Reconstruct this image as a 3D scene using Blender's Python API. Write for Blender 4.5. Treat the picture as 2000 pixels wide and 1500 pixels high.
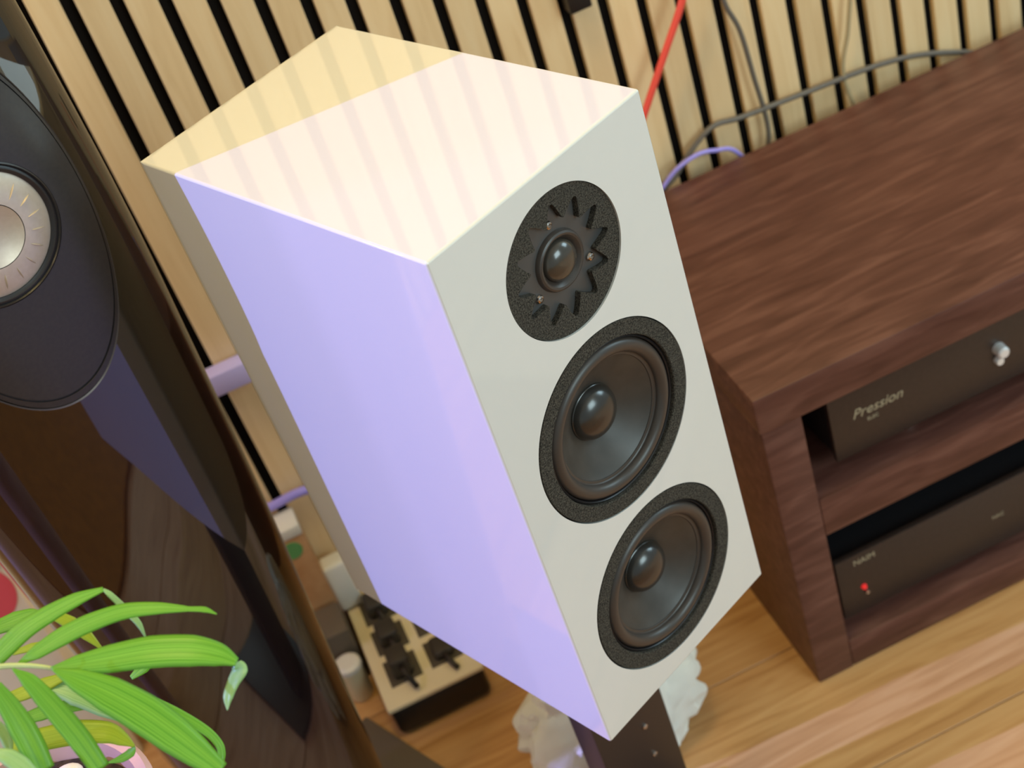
import bpy, bmesh, math, random
from mathutils import Vector, Matrix, Euler
random.seed(7)
S = bpy.context.scene
for o in list(bpy.data.objects): bpy.data.objects.remove(o)
C = S.collection
R = math.radians
# ------------------------------------------------------------------ camera
cam_d = bpy.data.cameras.new('camera'); cam = bpy.data.objects.new('camera', cam_d); C.objects.link(cam)
XR = Vector((0.9007668, -0.3389175, -0.2715769)); YU = Vector((0.4198659, 0.5196764, 0.7440760)); ZB = Vector((-0.1110483, -0.7842649, 0.6104072))
CP = Vector((-0.0818475, -0.745392, 1.3714805))
m = Matrix.Identity(4)
for i in range(3): m[i][0] = XR[i]; m[i][1] = YU[i]; m[i][2] = ZB[i]; m[i][3] = CP[i]
cam.matrix_world = m
FPX = 2924.23
cam_d.sensor_fit = 'HORIZONTAL'; cam_d.sensor_width = 36; cam_d.lens = FPX * 36 / 2000
cam_d.clip_start = 0.02
cam_d.dof.use_dof = True; cam_d.dof.focus_distance = 0.99; cam_d.dof.aperture_fstop = 8.5
S.camera = cam
def at(u, v, d):            # point seen at photo pixel (u, v) at depth d, used to measure the plant's leaves
    return CP + XR * ((u - 1000) / FPX * d) - YU * ((v - 750) / FPX * d) - ZB * d
# ------------------------------------------------------------------ light
S.view_settings.view_transform = 'Standard'; S.view_settings.look = 'None'
S.view_settings.exposure = 0.15; S.view_settings.gamma = 1.0; S.view_settings.use_curve_mapping = False
W = bpy.data.worlds.new('world'); S.world = W; W.use_nodes = True
bg = W.node_tree.nodes['Background']; bg.inputs[0].default_value = (0.68, 0.79, 0.80, 1); bg.inputs[1].default_value = 0.42
def light(name, kind, loc, target, power, color, size=None, size_y=None, angle=None):
    l = bpy.data.lights.new(name, kind); l.energy = power; l.color = color
    if kind == 'AREA':
        l.shape = 'RECTANGLE'; l.size = size; l.size_y = size_y or size
    if kind == 'SUN': l.angle = angle
    o = bpy.data.objects.new(name, l); C.objects.link(o); o.location = loc
    d = Vector(target) - Vector(loc); o.rotation_euler = d.to_track_quat('-Z', 'Y').to_euler()
    return o
# low bluish daylight entering by the left window, grazing along the slatted wall
sd = Vector((0.99, -0.045, -0.385)).normalized()
light('window_daylight', 'SUN', (-3, 0.3, 2), Vector((-3, 0.3, 2)) + sd, 4.1, (0.27, 0.31, 1.0), angle=R(0.4))
# warm ceiling lamp
light('ceiling_lamp', 'AREA', (0.0, 0.17, 2.32), (0.0, 0.17, 0), 9.6, (1.0, 0.76, 0.29), 0.4, 0.4)
light('warm_wall_fill', 'AREA', (-1.1, -0.3, 2.2), (-0.3, 0.7, 0.6), 9, (1.0, 0.74, 0.36), 0.25, 0.25)  # added warm fill that brightens the left part of the slat wall
# violet LED lamp on the slat wall left of the tower
light('violet_lamp', 'AREA', (-1.05, 0.52, 1.25), (-0.05, 0.13, 0.75), 1.8, (0.50, 0.40, 1.0), 0.05, 0.05)
# daylight from the large window in front and to the right
light('front_window', 'AREA', (1.5, -2.3, 1.9), (0.2, 0.1, 0.6), 38, (0.72, 0.95, 1.0), 1.3, 1.3)
# daylight from the right-hand end of the room
light('right_window', 'AREA', (2.9, 0.0, 1.75), (0.1, 0.1, 0.7), 22, (0.62, 0.88, 1.0), 1.0, 1.0)

# ------------------------------------------------------------------ materials
def mat(name, base, rough=0.5, metal=0.0, coat=0.0, coat_rough=0.03, spec=0.5, emis=None, estr=0):
    M = bpy.data.materials.new(name); M.use_nodes = True
    b = M.node_tree.nodes['Principled BSDF']
    b.inputs['Base Color'].default_value = (*base, 1); b.inputs['Roughness'].default_value = rough
    b.inputs['Metallic'].default_value = metal; b.inputs['Coat Weight'].default_value = coat
    b.inputs['Coat Roughness'].default_value = coat_rough; b.inputs['Specular IOR Level'].default_value = spec
    if emis: b.inputs['Emission Color'].default_value = (*emis, 1); b.inputs['Emission Strength'].default_value = estr
    return M
def noisy(name, stops, scale, stretch=(1, 1, 1), detail=6, rough=0.5, bump=0.0, bscale=None, coat=0.0, per_obj=0.0, distort=0.0, coat_rough=0.05, spec=0.5, bdist=0.001):
    """procedural base: stretched noise through a colour ramp, optional bump and per-object variation"""
    M = mat(name, stops[0][1], rough, coat=coat, coat_rough=coat_rough, spec=spec); N = M.node_tree.nodes; L = M.node_tree.links
    b = N['Principled BSDF']; tc = N.new('ShaderNodeTexCoord'); mp = N.new('ShaderNodeMapping'); mp.inputs['Scale'].default_value = stretch
    oi = N.new('ShaderNodeObjectInfo'); ad = N.new('ShaderNodeVectorMath'); ad.operation = 'MULTIPLY_ADD'
    cb = N.new('ShaderNodeCombineXYZ'); L.new(oi.outputs['Random'], cb.inputs[0]); L.new(oi.outputs['Random'], cb.inputs[1]); L.new(oi.outputs['Random'], cb.inputs[2])
    ad.inputs[1].default_value = (37, 53, 71) if per_obj else (0, 0, 0)
    L.new(cb.outputs[0], ad.inputs[0]); L.new(tc.outputs['Object'], ad.inputs[2]); L.new(ad.outputs[0], mp.inputs[0])
    n = N.new('ShaderNodeTexNoise'); n.inputs['Scale'].default_value = scale; n.inputs['Detail'].default_value = detail
    n.inputs['Distortion'].default_value = distort; L.new(mp.outputs[0], n.inputs['Vector'])
    r = N.new('ShaderNodeValToRGB'); el = r.color_ramp.elements
    while len(el) < len(stops): el.new(0.5)
    for e, (p, c) in zip(el, stops): e.position = p; e.color = (*c, 1)
    L.new(n.outputs['Fac'], r.inputs[0]); out = r.outputs[0]
    if per_obj:
        hs = N.new('ShaderNodeHueSaturation'); mr = N.new('ShaderNodeMapRange'); mr.inputs[3].default_value = 1 - per_obj; mr.inputs[4].default_value = 1 + per_obj
        L.new(oi.outputs['Random'], mr.inputs[0]); L.new(mr.outputs[0], hs.inputs['Value']); L.new(out, hs.inputs['Color']); out = hs.outputs[0]
    L.new(out, b.inputs['Base Color'])
    if bump:
        n2 = N.new('ShaderNodeTexNoise'); n2.inputs['Scale'].default_value = bscale or scale; n2.inputs['Detail'].default_value = 4
        L.new(mp.outputs[0], n2.inputs['Vector']); bp = N.new('ShaderNodeBump'); bp.inputs['Strength'].default_value = bump; bp.inputs['Distance'].default_value = bdist
        L.new(n2.outputs['Fac'], bp.inputs['Height']); L.new(bp.outputs[0], b.inputs['Normal'])
    return M
LACQ = mat('white_lacquer', (0.75, 0.745, 0.71), 0.55, coat=1.0, coat_rough=0.02)
LACQ.node_tree.nodes['Principled BSDF'].inputs['Coat IOR'].default_value = 1.75
FOAM = noisy('speckled_foam', [(0.35, (0.016, 0.014, 0.011)), (0.72, (0.11, 0.095, 0.075))], 900, rough=0.95, bump=0.6, bscale=900, bdist=0.0006, detail=3, spec=0.2)
CONE = noisy('cone_paper', [(0.3, (0.045, 0.038, 0.031)), (0.7, (0.065, 0.055, 0.046))], 60, rough=0.42, bump=0.08, bscale=700, bdist=0.0003)
RUBB = mat('rubber_surround', (0.055, 0.043, 0.036), 0.38)
CAPM = mat('dust_cap', (0.03, 0.026, 0.022), 0.24, spec=0.8)
DOME = mat('tweeter_dome', (0.05, 0.042, 0.033), 0.2, spec=0.8)
TPLA = mat('tweeter_plate', (0.068, 0.064, 0.062), 0.42)
STEEL = mat('screw_steel', (0.55, 0.5, 0.46), 0.22, 1.0)
KNOB = mat('polished_knob', (0.85, 0.85, 0.86), 0.25, 0.3)
DARK = mat('recess_black', (0.006, 0.006, 0.006), 0.7)
STAND = mat('stand_powder_coat', (0.030, 0.017, 0.013), 0.42)
TOWER = mat('black_gloss', (0.003, 0.0022, 0.002), 0.35, spec=0.1, coat=1.0, coat_rough=0.012)
TOWER.node_tree.nodes['Principled BSDF'].inputs['Coat IOR'].default_value = 1.75
PLATE = noisy('driver_plate', [(0.4, (0.020, 0.018, 0.019)), (0.6, (0.025, 0.022, 0.022))], 300, rough=0.42, bump=0.05, bscale=1500, bdist=0.0002)
RUBT = mat('trim_rubber', (0.016, 0.014, 0.015), 0.38)
SILV = noisy('satin_silver', [(0.3, (0.52, 0.44, 0.35)), (0.7, (0.57, 0.49, 0.40))], 250, rough=0.42, bump=0.03, bscale=1500, bdist=0.0002)
SILV.node_tree.nodes['Principled BSDF'].inputs['Metallic'].default_value = 0.5
RIMM = mat('plate_rim', (0.13, 0.10, 0.085), 0.35, 0.3)
OAK = noisy('oak_slat', [(0.25, (0.76, 0.52, 0.27)), (0.5, (0.84, 0.60, 0.33)), (0.8, (0.88, 0.66, 0.39))], 9, (7, 7, 0.6), rough=0.55, per_obj=0.06, distort=1.0)
FELT = mat('black_felt', (0.006, 0.005, 0.005), 0.95, spec=0.1)
WOODC = noisy('dark_walnut', [(0.22, (0.068, 0.022, 0.016)), (0.5, (0.118, 0.045, 0.033)), (0.78, (0.19, 0.084, 0.062))], 12, (0.9, 6, 6), rough=0.42, bump=0.15, bscale=14, distort=0.8, detail=9, spec=0.4)
FLOORM = noisy('oak_plank', [(0.28, (0.44, 0.21, 0.07)), (0.5, (0.58, 0.31, 0.12)), (0.75, (0.67, 0.39, 0.17))], 7, (0.7, 9, 3), rough=0.45, per_obj=0.05, distort=1.2, detail=6)
PLAST = mat('wall_paint', (0.80, 0.78, 0.72), 0.9)
AMPB = noisy('amp_front', [(0.4, (0.036, 0.022, 0.017)), (0.6, (0.042, 0.026, 0.020))], 200, rough=0.4)
AMPK = mat('amp_case', (0.008, 0.008, 0.01), 0.5)
GOLDT = mat('pale_print', (0.42, 0.36, 0.24), 0.5)
CREAM = mat('cream_plastic', (0.80, 0.70, 0.47), 0.4)
WHITEP = mat('white_plastic', (0.80, 0.77, 0.72), 0.4)
PLUG = mat('dark_plug', (0.035, 0.028, 0.022), 0.5)
SOCK = mat('socket_well', (0.075, 0.06, 0.04), 0.5)
BLACKP = mat('black_plastic', (0.012, 0.008, 0.006), 0.45)
TAUPE = mat('taupe_plastic', (0.13, 0.10, 0.075), 0.6)
CARD = noisy('orange_card', [(0.3, (0.42, 0.20, 0.08)), (0.7, (0.60, 0.33, 0.16))], 30, rough=0.7)
GREEN = mat('green_print', (0.12, 0.36, 0.12), 0.6)
LILAC = mat('lilac_vinyl', (0.36, 0.30, 0.85), 0.4)
LILLIT = mat('white_plastic_lilac_lit', (0.60, 0.53, 0.95), 0.5)  # white socket plastic with the lavender light mixed into its colour
REDC = mat('red_cable', (0.88, 0.09, 0.06), 0.4)
GREYC = mat('grey_cable', (0.14, 0.12, 0.10), 0.5)
TANC = mat('tan_cable', (0.42, 0.33, 0.19), 0.5)
CLOTH = noisy('white_cloth', [(0.3, (0.76, 0.74, 0.66)), (0.7, (0.88, 0.87, 0.82))], 12, rough=0.85, bump=0.4, bscale=40, bdist=0.004)
POTM = noisy('pink_ceramic', [(0.4, (0.60, 0.36, 0.28)), (0.6, (0.68, 0.44, 0.35))], 20, rough=0.35)
SOIL = noisy('potting_soil', [(0.4, (0.02, 0.012, 0.008)), (0.6, (0.06, 0.035, 0.02))], 120, rough=0.95, bump=0.8, bscale=90, bdist=0.004)
PEBB = mat('white_pebble', (0.85, 0.80, 0.74), 0.4)
REFLM = noisy('orange_reflection', [(0.3, (0.30, 0.11, 0.008)), (0.7, (0.40, 0.15, 0.012))], 40, rough=0.95, bump=0.6, bscale=300)  # colour of the added floor piece that reflects in the tower
PINKM = mat('pink_print', (0.75, 0.09, 0.14), 0.5)
LED = mat('red_led', (0.5, 0.02, 0.02), 0.4, emis=(1, 0.03, 0.03), estr=0.45)
# leaves: long fibre stripes across the blade taken from the leaf's own UV
def leafmat(name, dark, light_, gloss=0.32):
    M = mat(name, dark, gloss); N = M.node_tree.nodes; L = M.node_tree.links; b = N['Principled BSDF']
    uv = N.new('ShaderNodeUVMap'); mp = N.new('ShaderNodeMapping'); mp.inputs['Scale'].default_value = (0.4, 20, 1)
    n = N.new('ShaderNodeTexNoise'); n.inputs['Scale'].default_value = 1.0; n.inputs['Detail'].default_value = 3
    r = N.new('ShaderNodeValToRGB'); r.color_ramp.elements[0].position = 0.35; r.color_ramp.elements[0].color = (*dark, 1)
    r.color_ramp.elements[1].position = 0.65; r.color_ramp.elements[1].color = (*light_, 1)
    L.new(uv.outputs[0], mp.inputs[0]); L.new(mp.outputs[0], n.inputs['Vector']); L.new(n.outputs['Fac'], r.inputs[0]); L.new(r.outputs[0], b.inputs['Base Color'])
    bp = N.new('ShaderNodeBump'); bp.inputs['Strength'].default_value = 0.35; bp.inputs['Distance'].default_value = 0.001
    L.new(n.outputs['Fac'], bp.inputs['Height']); L.new(bp.outputs[0], b.inputs['Normal'])
    b.inputs['Subsurface Weight'].default_value = 0.0
    tr = N.new('ShaderNodeBsdfTranslucent'); L.new(r.outputs[0], tr.inputs[0]); mx = N.new('ShaderNodeMixShader'); mx.inputs[0].default_value = 0.35
    L.new(b.outputs[0], mx.inputs[1]); L.new(tr.outputs[0], mx.inputs[2]); L.new(mx.outputs[0], N['Material Output'].inputs[0])
    return M
LEAF = leafmat('palm_leaf', (0.10, 0.37, 0.018), (0.30, 0.66, 0.07))
LEAFY = leafmat('palm_leaf_yellow', (0.36, 0.50, 0.03), (0.52, 0.66, 0.05))
LEAFP = leafmat('palm_leaf_pale', (0.34, 0.60, 0.22), (0.52, 0.76, 0.36), 0.25)
STEM = mat('palm_stem', (0.45, 0.55, 0.22), 0.4)

# ------------------------------------------------------------------ mesh helpers
def link(name, bm, material, parent=None, smooth=True, mats=None):
    me = bpy.data.meshes.new(name); bmesh.ops.recalc_face_normals(bm, faces=bm.faces[:]); bm.to_mesh(me); bm.free()
    o = bpy.data.objects.new(name, me); C.objects.link(o)
    for mm in (mats or [material]): me.materials.append(mm)
    if smooth:
        me.shade_smooth()
        try: me.set_sharp_from_angle(angle=R(28))
        except Exception: pass
    if parent: o.parent = parent
    return o
def thing(name, label, cat, loc=(0, 0, 0), rz=0, group=None):
    o = bpy.data.objects.new(name, None); o.empty_display_size = 0.05; C.objects.link(o); o.location = loc; o.rotation_euler = (0, 0, rz)
    return tag(o, label, cat, group)
def tag(o, label, cat, group=None):
    o['label'] = label; o['category'] = cat
    if group: o['group'] = group
    return o
def struct(o, label=None):
    o['kind'] = 'structure'
    if label: o['label'] = label
    return o
def box(bm, x0, x1, y0, y1, z0, z1, bev=0.0, seg=2):
    v = [bm.verts.new(p) for p in ((x0, y0, z0), (x1, y0, z0), (x1, y1, z0), (x0, y1, z0), (x0, y0, z1), (x1, y0, z1), (x1, y1, z1), (x0, y1, z1))]
    f = [bm.faces.new([v[i] for i in q]) for q in ((0, 3, 2, 1), (4, 5, 6, 7), (0, 1, 5, 4), (1, 2, 6, 5), (2, 3, 7, 6), (3, 0, 4, 7))]
    if bev:
        e = set(); [e.update(q.edges) for q in f]
        bmesh.ops.bevel(bm, geom=list(e), offset=bev, segments=seg, profile=0.5, affect='EDGES')
    return bm
def bx(*a, **k): return box(bmesh.new(), *a, **k)
def lathe(bm, prof, cx=0, cz=0, seg=96, axis='y', closed_end=True):
    """revolve (radius, depth) about an axis through (cx, cz); axis y: depth along +y, axis z: depth along +z"""
    rings = []
    for r, d in prof:
        if r < 1e-6:
            rings.append([bm.verts.new((cx, d, cz) if axis == 'y' else (cx, cz, d))])
        else:
            rings.append([bm.verts.new((cx + r * math.cos(t), d, cz + r * math.sin(t)) if axis == 'y' else (cx + r * math.cos(t), cz + r * math.sin(t), d)) for t in (2 * math.pi * k / seg for k in range(seg))])
    for a, b in zip(rings, rings[1:]):
        for k in range(seg):
            j = (k + 1) % seg
            if len(a) == 1 and len(b) == 1: continue
            if len(a) == 1: bm.faces.new((a[0], b[k], b[j]))
            elif len(b) == 1: bm.faces.new((a[k], a[j], b[0]))
            else: bm.faces.new((a[k], a[j], b[j], b[k]))
    return bm
def catmull(pts, n=8):
    P = [Vector(p) for p in pts]; P = [2 * P[0] - P[1]] + P + [2 * P[-1] - P[-2]]; out = []
    for i in range(1, len(P) - 2):
        for k in range(n):
            t = k / n; a, b, c, d = P[i - 1:i + 3]
            out.append(0.5 * ((2 * b) + (c - a) * t + (2 * a - 5 * b + 4 * c - d) * t * t + (3 * b - a - 3 * c + d) * t ** 3))
    out.append(P[-2]); return out
def tube(bm, pts, rad, seg=10, n=8):
    P = catmull(pts, n) if len(pts) > 2 else [Vector(p) for p in pts]
    R_ = rad if callable(rad) else (lambda t: rad); prev = None; up = Vector((0.3, 0.2, 1)).normalized()
    for i, p in enumerate(P):
        d = (P[min(i + 1, len(P) - 1)] - P[max(i - 1, 0)]).normalized(); s = d.cross(up)
        if s.length < 1e-3: s = d.cross(Vector((1, 0, 0)))
        s.normalize(); u = s.cross(d); r = R_(i / (len(P) - 1))
        ring = [bm.verts.new(p + (s * math.cos(a) + u * math.sin(a)) * r) for a in (2 * math.pi * k / seg for k in range(seg))]
        if prev: [bm.faces.new((prev[k], prev[(k + 1) % seg], ring[(k + 1) % seg], ring[k])) for k in range(seg)]
        else: bm.faces.new(ring[::-1])
        prev = ring
    bm.faces.new(prev); return bm
def sphere(bm, c, r, sx=1, sy=1, sz=1, u=20, v=12):
    g = bmesh.ops.create_uvsphere(bm, u_segments=u, v_segments=v, radius=r)
    for q in g['verts']: q.co = Vector((q.co.x * sx, q.co.y * sy, q.co.z * sz)) + Vector(c)
    return bm

# ------------------------------------------------------------------ room
WY = 0.705
fl = struct(link('floor', bx(-1.6, 3.0, -3.0, WY + 0.05, -0.05, -0.012), FELT, smooth=False), 'oak plank floor')
pw = 0.19; pm = []
plank_meshes = []
row = 0; y = WY + 0.02
while y > -2.9:
    x = -1.6 + 0.13 * (row * 5 % 4) - 1.35
    while x < 2.9:
        x0 = max(x, -1.59); x1 = min(x + 2.0, 2.99)
        if x1 - x0 > 0.05:
            p = link('plank', bx(x0 - (x0 + x1) / 2 + 0.0006, x1 - (x0 + x1) / 2 - 0.0006, -pw / 2 + 0.0006, pw / 2 - 0.0006, -0.0118, 0, bev=0.0007, seg=1), FLOORM, fl)
            p.location = ((x0 + x1) / 2, y - pw / 2, 0)
        x += 2.0
    y -= pw; row += 1
wb = struct(link('wall_back', bx(-1.6, 3.0, WY + 0.012, WY + 0.05, 0, 2.4), FELT, smooth=False), 'wall clad in vertical oak slats on black felt')
PIT = 0.0428; sw = 0.0298
sm = bx(-sw / 2, sw / 2, 0.002, 0.0115, 0, 2.39, bev=0.0006, seg=1)
s0 = link('slat', sm, OAK, wb); k0 = -34
for k in range(k0, 72):
    s = s0 if k == k0 else s0.copy()
    if k != k0: C.objects.link(s); s.parent = wb
    s.location = (-0.1529 + (k + 0.5) * PIT, WY, 0.004)
struct(link('ceiling', bx(-1.6, 3.0, -3.0, WY + 0.05, 2.4, 2.45), PLAST, smooth=False))
# left wall with the window opening through which the bluish daylight comes
wl = bmesh.new(); WX = -1.6; yo = 0.43
box(wl, WX - 0.1, WX, yo, WY + 0.05, 0, 2.4); box(wl, WX - 0.1, WX, -3.0, -1.6, 0, 2.4)
box(wl, WX - 0.1, WX, -1.6, yo, 0, 0.1); box(wl, WX - 0.1, WX, -1.6, yo, 2.15, 2.4)
struct(link('wall_left', wl, PLAST, smooth=False))
wf = bmesh.new()
box(wf, WX - 0.06, WX - 0.02, yo - 0.03, yo, 0.1, 2.15); box(wf, WX - 0.06, WX - 0.02, -1.6, -1.57, 0.1, 2.15)
box(wf, WX - 0.06, WX - 0.02, -1.57, yo - 0.03, 0.1, 0.135); box(wf, WX - 0.06, WX - 0.02, -1.57, yo - 0.03, 2.115, 2.15)
struct(link('window_1', wf, WHITEP, smooth=False))

tag(link('reflection_rug', bx(-1.2, 0.9, -2.7, -0.35, 0.001, 0.012, bev=0.003), REFLM, smooth=False), 'unseen orange-brown floor piece added for its reflection in the gloss black tower loudspeaker', 'reflection_rug')  # added out of view to give the orange reflection in the tower
# ------------------------------------------------------------------ white bookshelf speaker (local: x right, y back, z up, origin at front-left foot)
SH, SWd, SD = 0.472, 0.200, 0.321
TOPZ = 0.9; A = R(25.6)
sp = thing('bookshelf_speaker', 'gloss white three-driver loudspeaker in the centre, on a dark steel stand', 'loudspeaker', (0, 0, TOPZ - SH), A)
bm = bmesh.new(); box(bm, 0, SWd, 0, SD, 0, SH)
be = [e for e in bm.edges if all(v.co.y > SD - 1e-4 for v in e.verts)]
bmesh.ops.bevel(bm, geom=be, offset=0.006, segments=4, profile=0.5, affect='EDGES')
be = [e for e in bm.edges if all(v.co.y < SD - 0.0055 for v in e.verts) or (abs((e.verts[0].co - e.verts[1].co).y) > 0.2)]
bmesh.ops.bevel(bm, geom=be, offset=0.0022, segments=5, profile=0.5, affect='EDGES')
body = link('cabinet_body', bm, LACQ, sp)
TW = (0.0997, SH - 0.0703, 0.0534); W1 = (0.0999, SH - 0.2116, 0.0768); W2 = (0.1005, SH - 0.3766, 0.0772)
for cx, cz, rr in (TW, W1, W2):
    cb = lathe(bmesh.new(), [(0, -0.02), (rr, -0.02), (rr, 0.034), (0, 0.034)], cx, cz, 128)
    cu = link('cutter', cb, DARK, sp, smooth=False)
    md = body.modifiers.new('hole', 'BOOLEAN'); md.operation = 'DIFFERENCE'; md.object = cu; md.solver = 'EXACT'
bpy.context.view_layer.update()
dg = bpy.context.evaluated_depsgraph_get(); nm = bpy.data.meshes.new_from_object(body.evaluated_get(dg))
body.modifiers.clear(); body.data = nm
for o in [o for o in bpy.data.objects if o.name.startswith('cutter')]: bpy.data.objects.remove(o)
if not len(nm.materials): nm.materials.append(LACQ)
while len(nm.materials) > 1: nm.materials.pop()
for p in nm.polygons: p.material_index = 0
nm.shade_smooth()
nm.set_sharp_from_angle(angle=R(35))
wn = body.modifiers.new('weighted_normal', 'WEIGHTED_NORMAL'); wn.weight = 100; wn.keep_sharp = True; wn.mode = 'FACE_AREA'
# tweeter
cx, cz, rr = TW
tw = link('tweeter', lathe(bmesh.new(), [(rr - 0.0006, 0.0065), (rr - 0.0006, 0.012), (0.02, 0.012), (0.0, 0.012)][::-1] + [], cx, cz, 96), TPLA, sp)
tb = bmesh.new(); lathe(tb, [(0.052, 0.0062), (0.0215, 0.0062)], cx, cz, 96)
pl = link('mounting_plate', tb, TPLA, tw)
fb = bmesh.new(); NS = 360; front = []; back = []; fo = []; bo = []
for k in range(NS):
    t = 2 * math.pi * k / NS; q = ((math.degrees(t) + 4) % 30); q = max(0.0, min(q, 30 - q) / 15.0 - 0.04) / 0.96
    ri = min(0.0302 + 0.0140 * (math.sqrt((1 - q) ** 2 + 0.03) - 0.173) / 0.842, 0.0430)
    co, si = math.cos(t), math.sin(t)
    front.append(fb.verts.new((cx + ri * co, 0.0012, cz + ri * si))); back.append(fb.verts.new((cx + ri * co, 0.0061, cz + ri * si)))
    fo.append(fb.verts.new((cx + (rr - 0.0005) * co, 0.0012, cz + (rr - 0.0005) * si))); bo.append(fb.verts.new((cx + (rr - 0.0005) * co, 0.0061, cz + (rr - 0.0005) * si)))
for k in range(NS):
    j = (k + 1) % NS
    fb.faces.new((front[k], fo[k], fo[j], front[j])); fb.faces.new((front[k], front[j], back[j], back[k])); fb.faces.new((fo[k], bo[k], bo[j], fo[j])); fb.faces.new((back[k], back[j], bo[j], bo[k]))
o = link('foam_ring', fb, FOAM, tw); o['label'] = 'speckled black felt ring with twelve pointed star cutouts'
link('surround', lathe(bmesh.new(), [(0.0216, 0.0062), (0.0213, 0.0045), (0.0205, 0.0031), (0.0192, 0.0024), (0.0178, 0.0028), (0.0165, 0.0042), (0.0152, 0.0058), (0.0146, 0.0066)], cx, cz, 96), RUBB, tw)
dp = [(0.0145 * math.sin(a), 0.0062 - 0.0085 * (math.cos(a))) for a in [R(x) for x in (90, 80, 70, 60, 50, 40, 30, 20, 10, 0)]]
link('dome', lathe(bmesh.new(), [(0.0146, 0.0066)] + dp, cx, cz, 72), DOME, tw)
for dg_ in (92, -30, -152):
    x = cx + 0.0288 * math.cos(R(dg_)); z = cz + 0.0288 * math.sin(R(dg_))
    o = link('screw', lathe(bmesh.new(), [(0.0031, 0.0062), (0.0031, 0.0046), (0.0025, 0.0036), (0.0015, 0.0032), (0.0015, 0.0047), (0, 0.0047)], x, z, 24), STEEL, tw)
# woofers
def woofer(cx, cz, rr):
    w = link('woofer', lathe(bmesh.new(), [(rr - 0.0008, 0.0058), (rr - 0.0008, 0.030), (0.02, 0.030), (0, 0.030)], cx, cz, 96), DARK, sp)
    link('foam_ring', lathe(bmesh.new(), [(rr - 0.0009, 0.0056), (rr - 0.0009, 0.0006), (rr - 0.0013, -0.0002), (0.0642, -0.0002), (0.0636, 0.0006), (0.0636, 0.0056), (rr - 0.0009, 0.0056)], cx, cz, 128), FOAM, w)
    link('basket_rim', lathe(bmesh.new(), [(0.0635, 0.0056), (0.0630, 0.0030), (0.0618, 0.0022), (0.0612, 0.0030), (0.0608, 0.0056)], cx, cz, 128), RUBT, w)
    su = [(0.0607, 0.0068)] + [(0.0552 + 0.0055 * math.cos(a), 0.0062 - 0.0058 * math.sin(a)) for a in [R(x) for x in range(0, 181, 12)]] + [(0.0490, 0.0068), (0.0474, 0.0071), (0.0471, 0.0077)]
    link('surround', lathe(bmesh.new(), su, cx, cz, 128), RUBB, w)
    co = [(0.0471, 0.0079)] + [(0.0471 - (0.0471 - 0.0216) * t, 0.0080 + 0.0152 * (t ** 0.92)) for t in [k / 12 for k in range(13)]]
    link('cone', lathe(bmesh.new(), co, cx, cz, 128), CONE, w)
    dc = [(0.0218, 0.0236), (0.0214, 0.0218)] + [(0.0209 * math.sin(a), 0.0218 - 0.0125 * math.cos(a)) for a in [R(x) for x in range(88, -1, -8)]]
    link('dust_cap', lathe(bmesh.new(), dc, cx, cz, 96), CAPM, w)
    return w
woofer(*W1); woofer(*W2)

# ------------------------------------------------------------------ speaker stand
st = thing('speaker_stand', 'dark brown steel column stand under the white loudspeaker', 'speaker stand', (0, 0, 0), A)
link('top_plate', bx(0.02, 0.18, 0.06, 0.27, TOPZ - SH - 0.007, TOPZ - SH - 0.001, bev=0.001), STAND, st)
link('column', bx(0.062, 0.1515, 0.125, 0.155, 0.012, TOPZ - SH - 0.007, bev=0.002), STAND, st)
link('base_plate', bx(-0.01, 0.20, 0.0, 0.175, 0.001, 0.012, bev=0.002), STAND, st)
for z in (0.2195, 0.1755, 0.395 - 0.132):
    if z < 0.23: link('screw', lathe(bmesh.new(), [(0.0032, 0.1251), (0.0030, 0.1235), (0.0018, 0.1228), (0, 0.1228)], 0.1195, z, 20), STEEL, st)

# ------------------------------------------------------------------ tower speaker
TR = R(26.6); TC = (-0.2795, 0.3300)
tower = thing('tower_speaker', 'tall curved gloss black floorstanding loudspeaker at the left', 'loudspeaker', (TC[0], TC[1], 0), TR)
prof = [(0.03, 0.078), (0.14, 0.083), (0.22, 0.088), (0.39, 0.099), (0.52, 0.108), (0.64, 0.1125), (0.73, 0.1165), (0.83, 0.120), (0.93, 0.119), (1.05, 0.1165), (1.20, 0.110), (1.36, 0.098)]
def ta(z):
    if z <= prof[0][0]: return prof[0][1] * 1.02
    for (z0, a0), (z1, a1) in zip(prof, prof[1:]):
        if z <= z1: t = (z - z0) / (z1 - z0); return (a0 + (a1 - a0) * t) * 1.02
    return prof[-1][1] * 1.02
FB = 0.052 / 0.125; BB = 0.215 / 0.125
def tfront(x, z):
    a = ta(z); q = min(abs(x) / a, 0.999); return -a * FB * (1 - q ** 2.4) ** (1 / 2.4)
bm = bmesh.new(); prev = None; zs = [0.0142 + 1.3458 * k / 70 for k in range(71)]
for z in zs + [1.367, 1.37]:
    sc = 1.0 if z <= 1.36 else (0.97 if z < 1.369 else 0.93); a = sum(ta(min(max(z + h, 0.0142), 1.36)) for h in (-0.06, -0.03, 0, 0.03, 0.06)) / 5 * sc; ring = []
    for k in range(120):
        t = 2 * math.pi * k / 120; c, s_ = math.cos(t), math.sin(t)
        ring.append(bm.verts.new((a * (c if s_ < 0 else math.copysign(abs(c) ** 1.5, c)), -a * FB * (1 - min(abs(c), 1) ** 2.4) ** (1 / 2.4) if s_ < 0 else a * BB * s_, z)))
    if prev: [bm.faces.new((prev[k], prev[(k + 1) % 120], ring[(k + 1) % 120], ring[k])) for k in range(120)]
    else: bm.faces.new(ring)
    prev = ring
bm.faces.new(prev); link('body', bm, TOWER, tower)
ZC = 0.895; HW, HH = 0.0845, 0.154; K = 0.0469 / 0.0578; THK = 0.006
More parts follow.
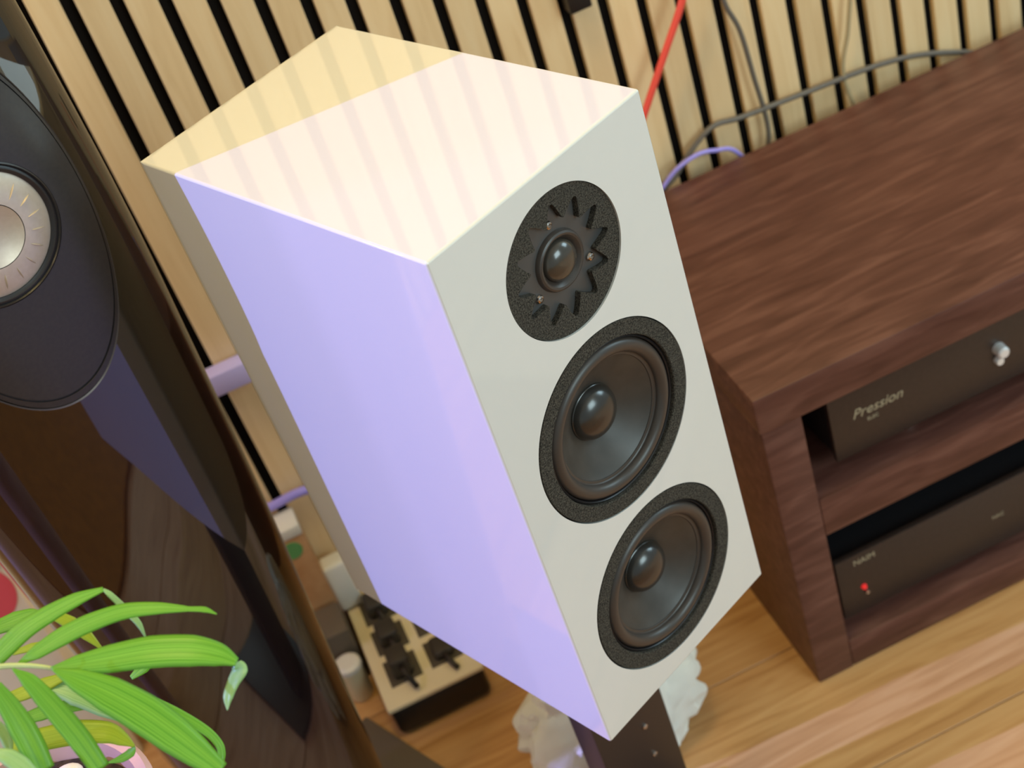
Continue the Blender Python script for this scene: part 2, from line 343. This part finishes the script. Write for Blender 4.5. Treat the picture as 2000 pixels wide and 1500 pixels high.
bm = bmesh.new(); rings = []; yc = tfront(0, ZC) - THK; r0 = 0.0672 * K
for s, dn in [(0.0, 0), (0.3, 0), (0.6, 0), (0.84, 0), (0.905, 0), (0.912, 0.0016), (0.922, 0.0016), (0.929, 0), (0.985, 0.0004), (0.997, 0.0022), (1.0, THK + 0.004)]:
    ring = []
    for k in range(144):
        t = 2 * math.pi * k / 144; x0, z0 = r0 * math.cos(t), r0 * math.sin(t); x1, z1 = HW * math.cos(t), HH * math.sin(t)
        x = x0 + (x1 - x0) * s; z = z0 + (z1 - z0) * s; e = math.hypot(x / HW, z / HH)
        w = max(0, min(1, (e - 0.62) / 0.38)); w = w * w * (3 - 2 * w)
        ring.append(bm.verts.new((x, yc * (1 - w) + (tfront(x, ZC + z) - THK) * w + dn, ZC + z)))
    if rings: [bm.faces.new((rings[-1][k], rings[-1][(k + 1) % 144], ring[(k + 1) % 144], ring[k])) for k in range(144)]
    rings.append(ring)
drv = link('driver_plate', bm, PLATE, tower)
bm = bmesh.new(); prev = None
for s, d in ((1.001, 0.006), (1.006, 0.003), (1.014, 0.0022), (1.020, 0.0045), (1.021, 0.009)):
    ring = []
    for k in range(144):
        t = 2 * math.pi * k / 144; x, z = HW * s * math.cos(t), HH * s * math.sin(t)
        ring.append(bm.verts.new((x, tfront(x, ZC + z) - THK + d, ZC + z)))
    if prev: [bm.faces.new((prev[k], prev[(k + 1) % 144], ring[(k + 1) % 144], ring[k])) for k in range(144)]
    prev = ring
link('plate_rim', bm, RIMM, drv)
link('trim_ring', lathe(bmesh.new(), [(r * K, yc + d * K) for r, d in ((0.0674, 0.0005), (0.0655, -0.0009), (0.0642, 0.0012), (0.0632, 0.0004), (0.0612, -0.0002), (0.0598, 0.001), (0.0582, 0.002), (0.0578, 0.003))], 0, ZC, 96), RUBT, drv)
RO, RI = 0.0578 * K, 0.0242
def wavey(r): return yc + 0.0025 - 0.005 * (1 - ((r - RI) / (RO - RI)) ** 2)
link('waveguide', lathe(bmesh.new(), [(r, wavey(r)) for r in [RO - (RO - RI) * k / 14 for k in range(15)]], 0, ZC, 96), SILV, drv)
link('seam_ring', lathe(bmesh.new(), [(RI + 0.0001, wavey(RI) + 0.0001), (RI - 0.0003, wavey(RI) + 0.0016), (RI - 0.0007, wavey(RI) + 0.0002)], 0, ZC, 96), DARK, drv)
link('centre_cone', lathe(bmesh.new(), [((RI - 0.0006) * t, wavey(RI) + 0.0045 * (1 - t ** 2)) for t in [1 - k / 10 for k in range(11)]], 0, ZC, 96), SILV, drv)
for k in range(18):
    t = R(k * 20 - 4); bm = bmesh.new(); prev = None
    for q in [j / 10 for j in range(11)]:
        r = 0.0288 + 0.0128 * q; h = 0.0016 * math.sin(math.pi * q); w = 0.0008 * math.sin(math.pi * q) + 1e-5; ring = []
        for dx, dh in ((-w, 0.0001), (-w * 0.3, h), (w * 0.3, h), (w, 0.0001)):
            ring.append(bm.verts.new((r * math.cos(t) - dx * math.sin(t), wavey(r) - dh, ZC + r * math.sin(t) + dx * math.cos(t))))
        if prev: [bm.faces.new((prev[i], prev[i + 1], ring[i + 1], ring[i])) for i in range(3)]
        prev = ring
    link('rib', bm, SILV, drv)
link('plinth', bx(-0.155, 0.152, -0.10, 0.145, 0.001, 0.0135, bev=0.002), TAUPE, tower)

# ------------------------------------------------------------------ media cabinet (x 0.275.., front y 0.2806, 0.435 high)
cb = thing('media_cabinet', 'low dark walnut hi-fi cabinet with open shelves against the slat wall', 'cabinet', (0.2745, 0.2806, 0))
CW, CD, CH = 1.30, 0.386, 0.435
link('top_panel', bx(-0.003, CW, -0.004, CD, CH - 0.0455, CH, bev=0.003), WOODC, cb)
link('side_panel', bx(0.001, 0.0445, 0.0015, CD, 0.001, CH - 0.0459, bev=0.0012), WOODC, cb)
link('side_panel', bx(CW - 0.0445, CW - 0.001, 0.0015, CD, 0.001, CH - 0.0459, bev=0.0012), WOODC, cb)
link('shelf', bx(0.0449, CW - 0.0449, 0.002, CD - 0.012, 0.2145, 0.2665, bev=0.0015), WOODC, cb)
link('bottom_panel', bx(0.0449, CW - 0.0449, 0.002, CD - 0.012, 0.001, 0.043, bev=0.0015), WOODC, cb)
link('divider', bx(0.63, 0.67, 0.004, CD - 0.012, 0.267, CH - 0.046, bev=0.001), WOODC, cb)
link('divider', bx(0.63, 0.67, 0.004, CD - 0.012, 0.0435, 0.214, bev=0.001), WOODC, cb)
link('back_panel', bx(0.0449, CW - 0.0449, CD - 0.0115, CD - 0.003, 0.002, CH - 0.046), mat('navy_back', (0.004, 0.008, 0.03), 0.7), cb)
# amplifiers
def text(s, size, loc, parent, material, name='lettering', shear=0.0, ext=0.0002):
    c = bpy.data.curves.new(name, 'FONT'); c.body = s; c.size = size; c.extrude = ext; c.align_x = 'LEFT'; c.shear = shear; c.resolution_u = 3
    t = bpy.data.objects.new(name, c); C.objects.link(t); bpy.context.view_layer.update()
    me = bpy.data.meshes.new_from_object(t.evaluated_get(bpy.context.evaluated_depsgraph_get())); bpy.data.objects.remove(t)
    me.materials.clear(); me.materials.append(material)
    o = bpy.data.objects.new(name, me); C.objects.link(o); o.parent = parent; o.location = loc; o.rotation_euler = (R(90), 0, 0); return o
au = thing('amplifier', 'brown-black amplifier with pale script and silver knob on the upper shelf', 'amplifier', (0.357, 0.302, 0.2668))
link('case', bx(0.0, 0.40, 0.008, 0.30, 0.020, 0.103, bev=0.001), AMPK, au)
link('front_panel', bx(-0.002, 0.402, 0.0, 0.0078, 0.018, 0.108, bev=0.0012), AMPB, au)
for x, y in ((0.09, 0.03), (0.31, 0.03), (0.09, 0.27), (0.31, 0.27)):
    link('foot', lathe(bmesh.new(), [(0, 0.0002), (0.013, 0.0002), (0.014, 0.004), (0.014, 0.0195), (0, 0.0195)], x, y, 32, axis='z'), STEEL, au)
text('Pression', 0.017, (0.022, -0.0002, 0.064), au, GOLDT, shear=0.35)
text('ELEC', 0.006, (0.038, -0.0002, 0.0545), au, GOLDT)
kb = link('knob', lathe(bmesh.new(), [(0.0, -0.012), (0.0050, -0.012), (0.0066, -0.010), (0.0072, 0.0)], 0.192, 0.0665, 32), KNOB, au); kb['label'] = 'bright polished knob'
link('button', lathe(bmesh.new(), [(0.0, -0.006), (0.0040, -0.006), (0.0048, -0.004), (0.0048, 0.0)], 0.190, 0.0525, 24), KNOB, au)
al = thing('amplifier', 'dark brown amplifier with small red light on the lower shelf', 'amplifier', (0.3300, 0.3000, 0.0432))
link('case', bx(0.0, 0.43, 0.008, 0.30, 0.016, 0.092, bev=0.001), AMPK, al)
link('front_panel', bx(-0.002, 0.432, 0.0, 0.0078, 0.014, 0.104, bev=0.0012), AMPB, al)
for x, y in ((0.06, 0.03), (0.37, 0.03), (0.06, 0.27), (0.37, 0.27)):
    link('foot', lathe(bmesh.new(), [(0, 0.0002), (0.012, 0.0002), (0.013, 0.003), (0.013, 0.0155), (0, 0.0155)], x, y, 32, axis='z'), BLACKP, al)
text('NAIM', 0.011, (0.019, -0.0002, 0.089), al, GOLDT)
text('NAC', 0.007, (0.190, -0.0002, 0.056), al, GOLDT)
o = link('power_light', lathe(bmesh.new(), [(0.0, -0.003), (0.0026, -0.003), (0.0034, 0.0)], 0.0265, 0.0520, 24), LED, al); o['label'] = 'glowing red indicator'
link('button', lathe(bmesh.new(), [(0.0, -0.004), (0.0022, -0.004), (0.0026, 0.0)], 0.0285, 0.0440, 20), STEEL, al)

# ------------------------------------------------------------------ power strip with plugs
ps = thing('power_strip', 'cream multi-socket power strip with black base on the floor', 'power strip', (-0.1175, 0.4800, 0))
link('base', bx(-0.0600, 0.0600, 0.001, 0.213, 0.002, 0.0475, bev=0.008, seg=3), BLACKP, ps)
bm = bmesh.new(); box(bm, -0.0625, 0.0625, -0.001, 0.215, 0.0475, 0.0545, bev=0.0025, seg=2)
tp = link('top_cover', bm, CREAM, ps)
holes = [(-0.0265, 0.052), (-0.0265, 0.108), (-0.0265, 0.164), (0.0265, 0.052), (0.0265, 0.108), (0.0265, 0.164)]
for x, y in holes:
    link('socket', bx(x - 0.0205, x + 0.0205, y - 0.022, y + 0.022, 0.0540, 0.0552, bev=0.0004), SOCK, ps)
def plug(x, y, h, lab):
    p = thing('plug', lab, 'plug', (-0.1175 + x, 0.48 + y, 0.0554))
    bm = bmesh.new(); box(bm, -0.013, 0.013, -0.016, 0.016, 0, h, bev=0.005, seg=3); link('plug_body', bm, PLUG, p)
    link('cord', tube(bmesh.new(), [(0, -0.010, h * 0.6), (0.002, -0.026, h * 0.7), (0.006, -0.038, h * 0.35), (0.008, -0.041, 0.004)], 0.0035), BLACKP, p)
plug(-0.0265, 0.052, 0.030, 'black plug in the front left socket of the cream power strip')
plug(-0.0265, 0.108, 0.022, 'black plug in the middle left socket of the cream power strip')
plug(-0.0265, 0.164, 0.022, 'black plug in the rear left socket of the cream power strip')
plug(0.0265, 0.052, 0.012, 'flat black plug in the front right socket of the cream power strip')
tag(link('plug_adapter', bx(-0.186, -0.155, 0.662, 0.69, 0.056, 0.135, bev=0.006, seg=3), WHITEP), 'white plug adapter at the wall end of the power strip', 'adapter')
tag(link('power_brick', bx(-0.2215, -0.1845, 0.598, 0.655, 0.001, 0.090, bev=0.004, seg=2), TAUPE), 'taupe power brick between the power strip and the black tower', 'power supply')
cn = thing('canister', 'small cream canister on the floor in front of the taupe power brick', 'container', (-0.2035, 0.577, 0))
link('can', lathe(bmesh.new(), [(0, 0.001), (0.0145, 0.001), (0.0155, 0.004), (0.0155, 0.052), (0, 0.052)], 0, 0, 40, axis='z'), CREAM, cn)
link('lid', lathe(bmesh.new(), [(0, 0.062), (0.012, 0.062), (0.0168, 0.059), (0.0172, 0.0525), (0.0157, 0.0522)], 0, 0, 40, axis='z'), WHITEP, cn)
ct = thing('carton', 'slim orange-brown carton with cream top and green mark leaning at wall', 'box', (-0.235, 0.660, 0))
link('front', bx(0, 0.050, 0.0, 0.036, 0.001, 0.206, bev=0.001), CARD, ct)
link('lid', bx(-0.001, 0.051, -0.001, 0.038, 0.2062, 0.222, bev=0.002), WHITEP, ct)
link('green_mark', lathe(bmesh.new(), [(0, -0.0008), (0.013, -0.0008), (0.013, 0.0)], 0.030, 0.188, 32), GREEN, ct)

# ------------------------------------------------------------------ wall fittings and cables
tag(link('wall_socket', bx(-0.225, -0.128, WY - 0.024, WY - 0.0005, 0.420, 0.449, bev=0.003), LILLIT), 'white surface socket, lilac light painted in, on the slats beside the black tower', 'socket')
tag(link('wall_bracket', bx(0.316, 0.342, WY - 0.02, WY - 0.0005, 0.674, 0.715, bev=0.002), BLACKP), 'small black wall bracket at the top of the slat wall', 'bracket')
def cable(name, pts, r, m, lab): return tag(link(name, tube(bmesh.new(), pts, r, 10, 10), m), lab, 'cable')
cable('cable', [(-0.32, WY - 0.010, 0.20), (-0.26, WY - 0.010, 0.232), (-0.206, WY - 0.010, 0.236), (-0.157, WY - 0.010, 0.236), (-0.10, WY - 0.010, 0.21), (0.02, WY - 0.012, 0.02)], 0.0058, LILAC, 'violet cable crossing the slats low beside the tower')
def wpt(u, v, d=0.012):      # measured point on the slat wall
    r = at(u, v, 1.0) - CP; t = (WY - d - CP.y) / r.y; return CP + r * t
cable('cable', [wpt(1345, -60, 0.03), wpt(1330, 10, 0.03), wpt(1298, 105, 0.03), wpt(1262, 212, 0.03), wpt(1225, 330, 0.03), (0.262, 0.683, 0.35), (0.245, 0.683, 0.18), (0.235, 0.683, 0.007)], 0.0042, REDC, 'red cable hanging taut in front of the slats')
cable('cable', [(0.37, WY - 0.012, 0.20), wpt(1290, 420), wpt(1325, 335), wpt(1385, 252), wpt(1450, 228), wpt(1570, 182), wpt(1700, 132), wpt(1790, 108), wpt(1880, 102), wpt(1940, 108), (0.93, WY - 0.014, 0.34), (0.95, WY - 0.014, 0.20)], 0.0034, GREYC, 'grey cable sagging along the slats above the cabinet')
cable('cable', [wpt(1400, -40), wpt(1418, 12), wpt(1445, 60), wpt(1472, 150), wpt(1500, 250), (0.50, WY - 0.014, 0.37), (0.51, WY - 0.014, 0.22)], 0.0030, GREYC, 'grey cable running down the slats to the cabinet')
cable('cable', [wpt(1662, -30), wpt(1656, 60), wpt(1648, 150), (0.635, WY - 0.012, 0.36), (0.64, WY - 0.012, 0.2)], 0.0026, TANC, 'tan cable hanging straight down behind the cabinet')
cable('cable', [wpt(1250, 430, 0.024), wpt(1290, 372, 0.024), wpt(1320, 332, 0.024), wpt(1360, 303, 0.024), wpt(1395, 294, 0.024), wpt(1440, 298, 0.024), (0.49, WY - 0.020, 0.36), (0.50, WY - 0.020, 0.2)], 0.0026, LILAC, 'thin lilac cable looping behind the cabinet corner')
# framed print beyond the tower, leaning on the wall
fp = thing('framed_print', 'pink print in a cream frame leaning on the slat wall behind the tower', 'picture', (-0.56, WY - 0.055, 0.001))
fp.rotation_euler = (R(-7), 0, 0)
link('print', bx(-0.075, 0.055, 0.004, 0.008, 0.03, 0.33), WHITEP, fp)
link('frame', box(box(box(bx(0.055, 0.075, 0, 0.012, 0.0, 0.36, bev=0.001), -0.095, -0.075, 0, 0.012, 0.0, 0.36, bev=0.001), -0.0748, 0.0548, 0, 0.012, 0.0, 0.03, bev=0.001), -0.0748, 0.0548, 0, 0.012, 0.33, 0.36, bev=0.001), CREAM, fp)
link('pink_shape', lathe(bmesh.new(), [(0, 0.003), (0.045, 0.003), (0.045, 0.004)], 0.008, 0.30, 40), PINKM, fp)

# ------------------------------------------------------------------ crumpled white cloth behind the stand
bm = bmesh.new(); bmesh.ops.create_icosphere(bm, subdivisions=5, radius=1)
from mathutils import noise as nz
for v in bm.verts:
    d = v.co.normalized(); n = nz.fractal(d * 2.3 + Vector((3, 1, 7)), 1, 2, 4); f = 1 + 0.15 * n + 0.06 * math.sin(8 * d.x + 4 * d.z + 4 * n) + 0.02 * nz.noise(d * 7)
    p = Vector((d.x * 0.108 * f, d.y * 0.050 * f, d.z * 0.110 * f)); p.z = max(p.z + 0.095, 0.001)
    if p.z < 0.02: p.x *= 1.05; p.y *= 1.05
    v.co = p
cl = link('cloth_bundle', bm, CLOTH); cl.location = (0.048, 0.310, 0); cl.rotation_euler = (0, 0, R(10))
tag(cl, 'crumpled white cloth bundle on the floor behind the stand column', 'cloth')

# ------------------------------------------------------------------ potted palm in the foreground
pc = at(55, 1640, 0.90)
palm = thing('potted_palm', 'bright green parlour palm with narrow arching leaflets in the foreground', 'plant', (pc.x, pc.y, 0))
# plant stand it is raised on is outside the frame: a tall planter reaching the floor
ph = pc.z
link('planter', lathe(bmesh.new(), [(0, 0.001), (0.055, 0.001), (0.062, 0.02), (0.078, ph - 0.02), (0.082, ph - 0.004), (0.079, ph), (0.073, ph - 0.002), (0.070, ph - 0.02), (0.0, ph - 0.02)], 0, 0, 64, axis='z'), POTM, palm)
link('soil', lathe(bmesh.new(), [(0.0695, ph - 0.0195), (0.0695, ph - 0.016), (0.03, ph - 0.013), (0, ph - 0.012)], 0, 0, 40, axis='z'), SOIL, palm)
def ribbon(name, pts, widths, m, fold=0.18, nseg=9):
    """leaf blade along pts ((u, v, depth) measurements), widths in metres, pleated cross-section"""
    P = catmull([at(*p) for p in pts], nseg); n = len(P); bm = bmesh.new(); uvl = bm.loops.layers.uv.new('UVMap'); prev = None; W_ = []
    for i, p in enumerate(P):
        s = i / (n - 1) * (len(widths) - 1); j = min(int(s), len(widths) - 2); w = widths[j] + (widths[j + 1] - widths[j]) * (s - j)
        d = (P[min(i + 1, n - 1)] - P[max(i - 1, 0)]).normalized(); vw = (CP - p).normalized()
        nrm = (vw * 0.75 + Vector((0, 0, 0.6))); nrm = (nrm - d * nrm.dot(d)).normalized(); sd_ = d.cross(nrm).normalized()
        ring = []
        for k, (a, h) in enumerate(((-1, 0), (-0.6, fold * 0.75), (-0.3, fold * 0.6), (0, fold * 0.25), (0.3, fold * 0.6), (0.6, fold * 0.75), (1, 0))):
            ring.append((bm.verts.new(p + sd_ * (w / 2 * a) + nrm * (h * w * 0.5)), (a + 1) / 2))
        if prev:
            for k in range(6):
                f = bm.faces.new((prev[k][0], prev[k + 1][0], ring[k + 1][0], ring[k][0])); f.smooth = True
                for lp, uv in zip(f.loops, ((i - 1, prev[k][1]), (i - 1, prev[k + 1][1]), (i, ring[k + 1][1]), (i, ring[k][1]))): lp[uvl].uv = (uv[0] / n, uv[1])
        prev = ring
    me = bpy.data.meshes.new(name); bm.to_mesh(me); bm.free(); me.materials.append(m); o = bpy.data.objects.new(name, me); C.objects.link(o)
    so = o.modifiers.new('thickness', 'SOLIDIFY'); so.thickness = 0.0004
    return o
def crop(l, d): return [(x / 3.75, y / 3.75 + 1100, d + (q[0] if q else 0)) for x, y, *q in l]
PX = 1.0 / FPX / 3.75
def leaf(l, d, w, m, name='leaflet', **k):
    o = ribbon(name, crop(l, d), [max(q, 3) * PX * d * 1.28 for q in w], m, **k); o.parent = palm; o.matrix_parent_inverse = Matrix.Translation((-pc.x, -pc.y, 0)); return o
D0 = 0.815
# behind
leaf([(-20, 470), (110, 420), (230, 372), (300, 350)], D0 + .05, [90, 110, 70, 4], LEAF)
leaf([(90, 660), (230, 615), (380, 560)], D0 + .05, [30, 50, 6], LEAFY)
leaf([(400, 380), (520, 440), (640, 530), (760, 640)], D0 + .04, [60, 80, 60, 8], LEAFY)
leaf([(20, 1010), (180, 950), (330, 890), (470, 830)], D0 + .05, [70, 90, 90, 50], LEAFY)
leaf([(130, 1160), (300, 1100), (500, 1050), (720, 1040)], D0 + .05, [60, 90, 80, 30], LEAF)
leaf([(60, 1340), (300, 1290), (560, 1240), (780, 1240), (900, 1290), (985, 1340)], D0 + .045, [90, 140, 150, 130, 80, 14], LEAFY)
leaf([(985, 1340), (960, 1385), (890, 1430), (780, 1465)], D0 + .045, [14, 55, 50, 6], LEAF)
leaf([(380, 900), (560, 950), (760, 1050), (900, 1130), (990, 1200)], D0 + .05, [80, 150, 120, 60, 6], LEAFP)
leaf([(820, 870), (1050, 980), (1300, 1100), (1500, 1220), (1600, 1320), (1625, 1400), (1620, 1490)], D0 + .06, [30, 60, 60, 55, 50, 45, 20], LEAF)
leaf([(1180, 560), (1130, 660), (1050, 760), (960, 840)], D0 + .12, [6, 60, 80, 30], LEAF)
# front
leaf([(-30, 690), (60, 600), (190, 480), (370, 365), (560, 265), (755, 190)], D0, [120, 125, 125, 110, 85, 30], LEAF)
leaf([(755, 190), (800, 225), (880, 300), (960, 380), (1020, 450), (1072, 555)], D0 + .01, [14, 34, 40, 42, 34, 6], LEAFP)
leaf([(120, 745), (270, 650), (450, 540), (650, 440), (900, 355), (1150, 330), (1380, 335), (1500, 340), (1588, 372)], D0 - .01, [10, 90, 115, 115, 100, 75, 32, 36, 8], LEAF)
leaf([(370, 765), (560, 740), (800, 700), (1100, 650), (1400, 640), (1600, 670), (1735, 725)], D0 - .02, [10, 110, 170, 195, 190, 140, 50], LEAF)
leaf([(1735, 725), (1755, 780), (1710, 870), (1670, 980), (1665, 1078)], D0 - .015, [50, 95, 75, 60, 6], LEAFP)
leaf([(380, 775), (560, 850), (800, 960), (1050, 1100), (1280, 1260), (1450, 1390), (1620, 1520)], D0 - .03, [10, 130, 210, 230, 215, 170, 100], LEAF)
leaf([(90, 772), (210, 860), (340, 1000), (480, 1160), (600, 1310), (740, 1510)], D0 - .03, [10, 90, 120, 130, 130, 110], LEAF)
leaf([(-40, 900), (60, 1040), (160, 1200), (240, 1350), (320, 1520)], D0 - .03, [80, 120, 150, 150, 130], LEAF)
leaf([(-30, 1390), (60, 1420), (150, 1480), (230, 1550)], D0 - .04, [60, 100, 110, 90], LEAFP)
leaf([(-30, 1180), (20, 1240), (60, 1330), (80, 1420)], D0 - .01, [60, 70, 60, 10], LEAFP)
o = link('frond_stem', tube(bmesh.new(), [at(x, y, d) for x, y, d in crop([(-420, 900), (-200, 790), (0, 758), (180, 750), (350, 765), (560, 810), (740, 835)], D0 - .015)], lambda t: 0.0022 - 0.0014 * t, 8, 6), STEM)
o.parent = palm; o.matrix_parent_inverse = Matrix.Translation((-pc.x, -pc.y, 0))
o = link('trunk', tube(bmesh.new(), [(pc.x, pc.y, ph - 0.014), (pc.x - 0.01, pc.y - 0.005, ph + 0.05), tuple(at(-112, 1340, D0 - .015))], 0.004, 8, 6), STEM)
o.parent = palm; o.matrix_parent_inverse = Matrix.Translation((-pc.x, -pc.y, 0))
for x, y, r, lab in ((0.046, 0.014, 0.010, 'white pebble at the right rim of the pink planter'), (0.026, 0.044, 0.009, 'white pebble at the back of the soil in the pink planter'), (0.0, 0.020, 0.008, 'smaller white pebble in the middle of the pink planter')):
    p = link('pebble', sphere(bmesh.new(), (0, 0, 0), r, 1.2, 0.9, 0.7), PEBB)
    p.location = (pc.x + x, pc.y + y, ph - 0.0155 + r * 0.72)
    tag(p, lab, 'pebble')
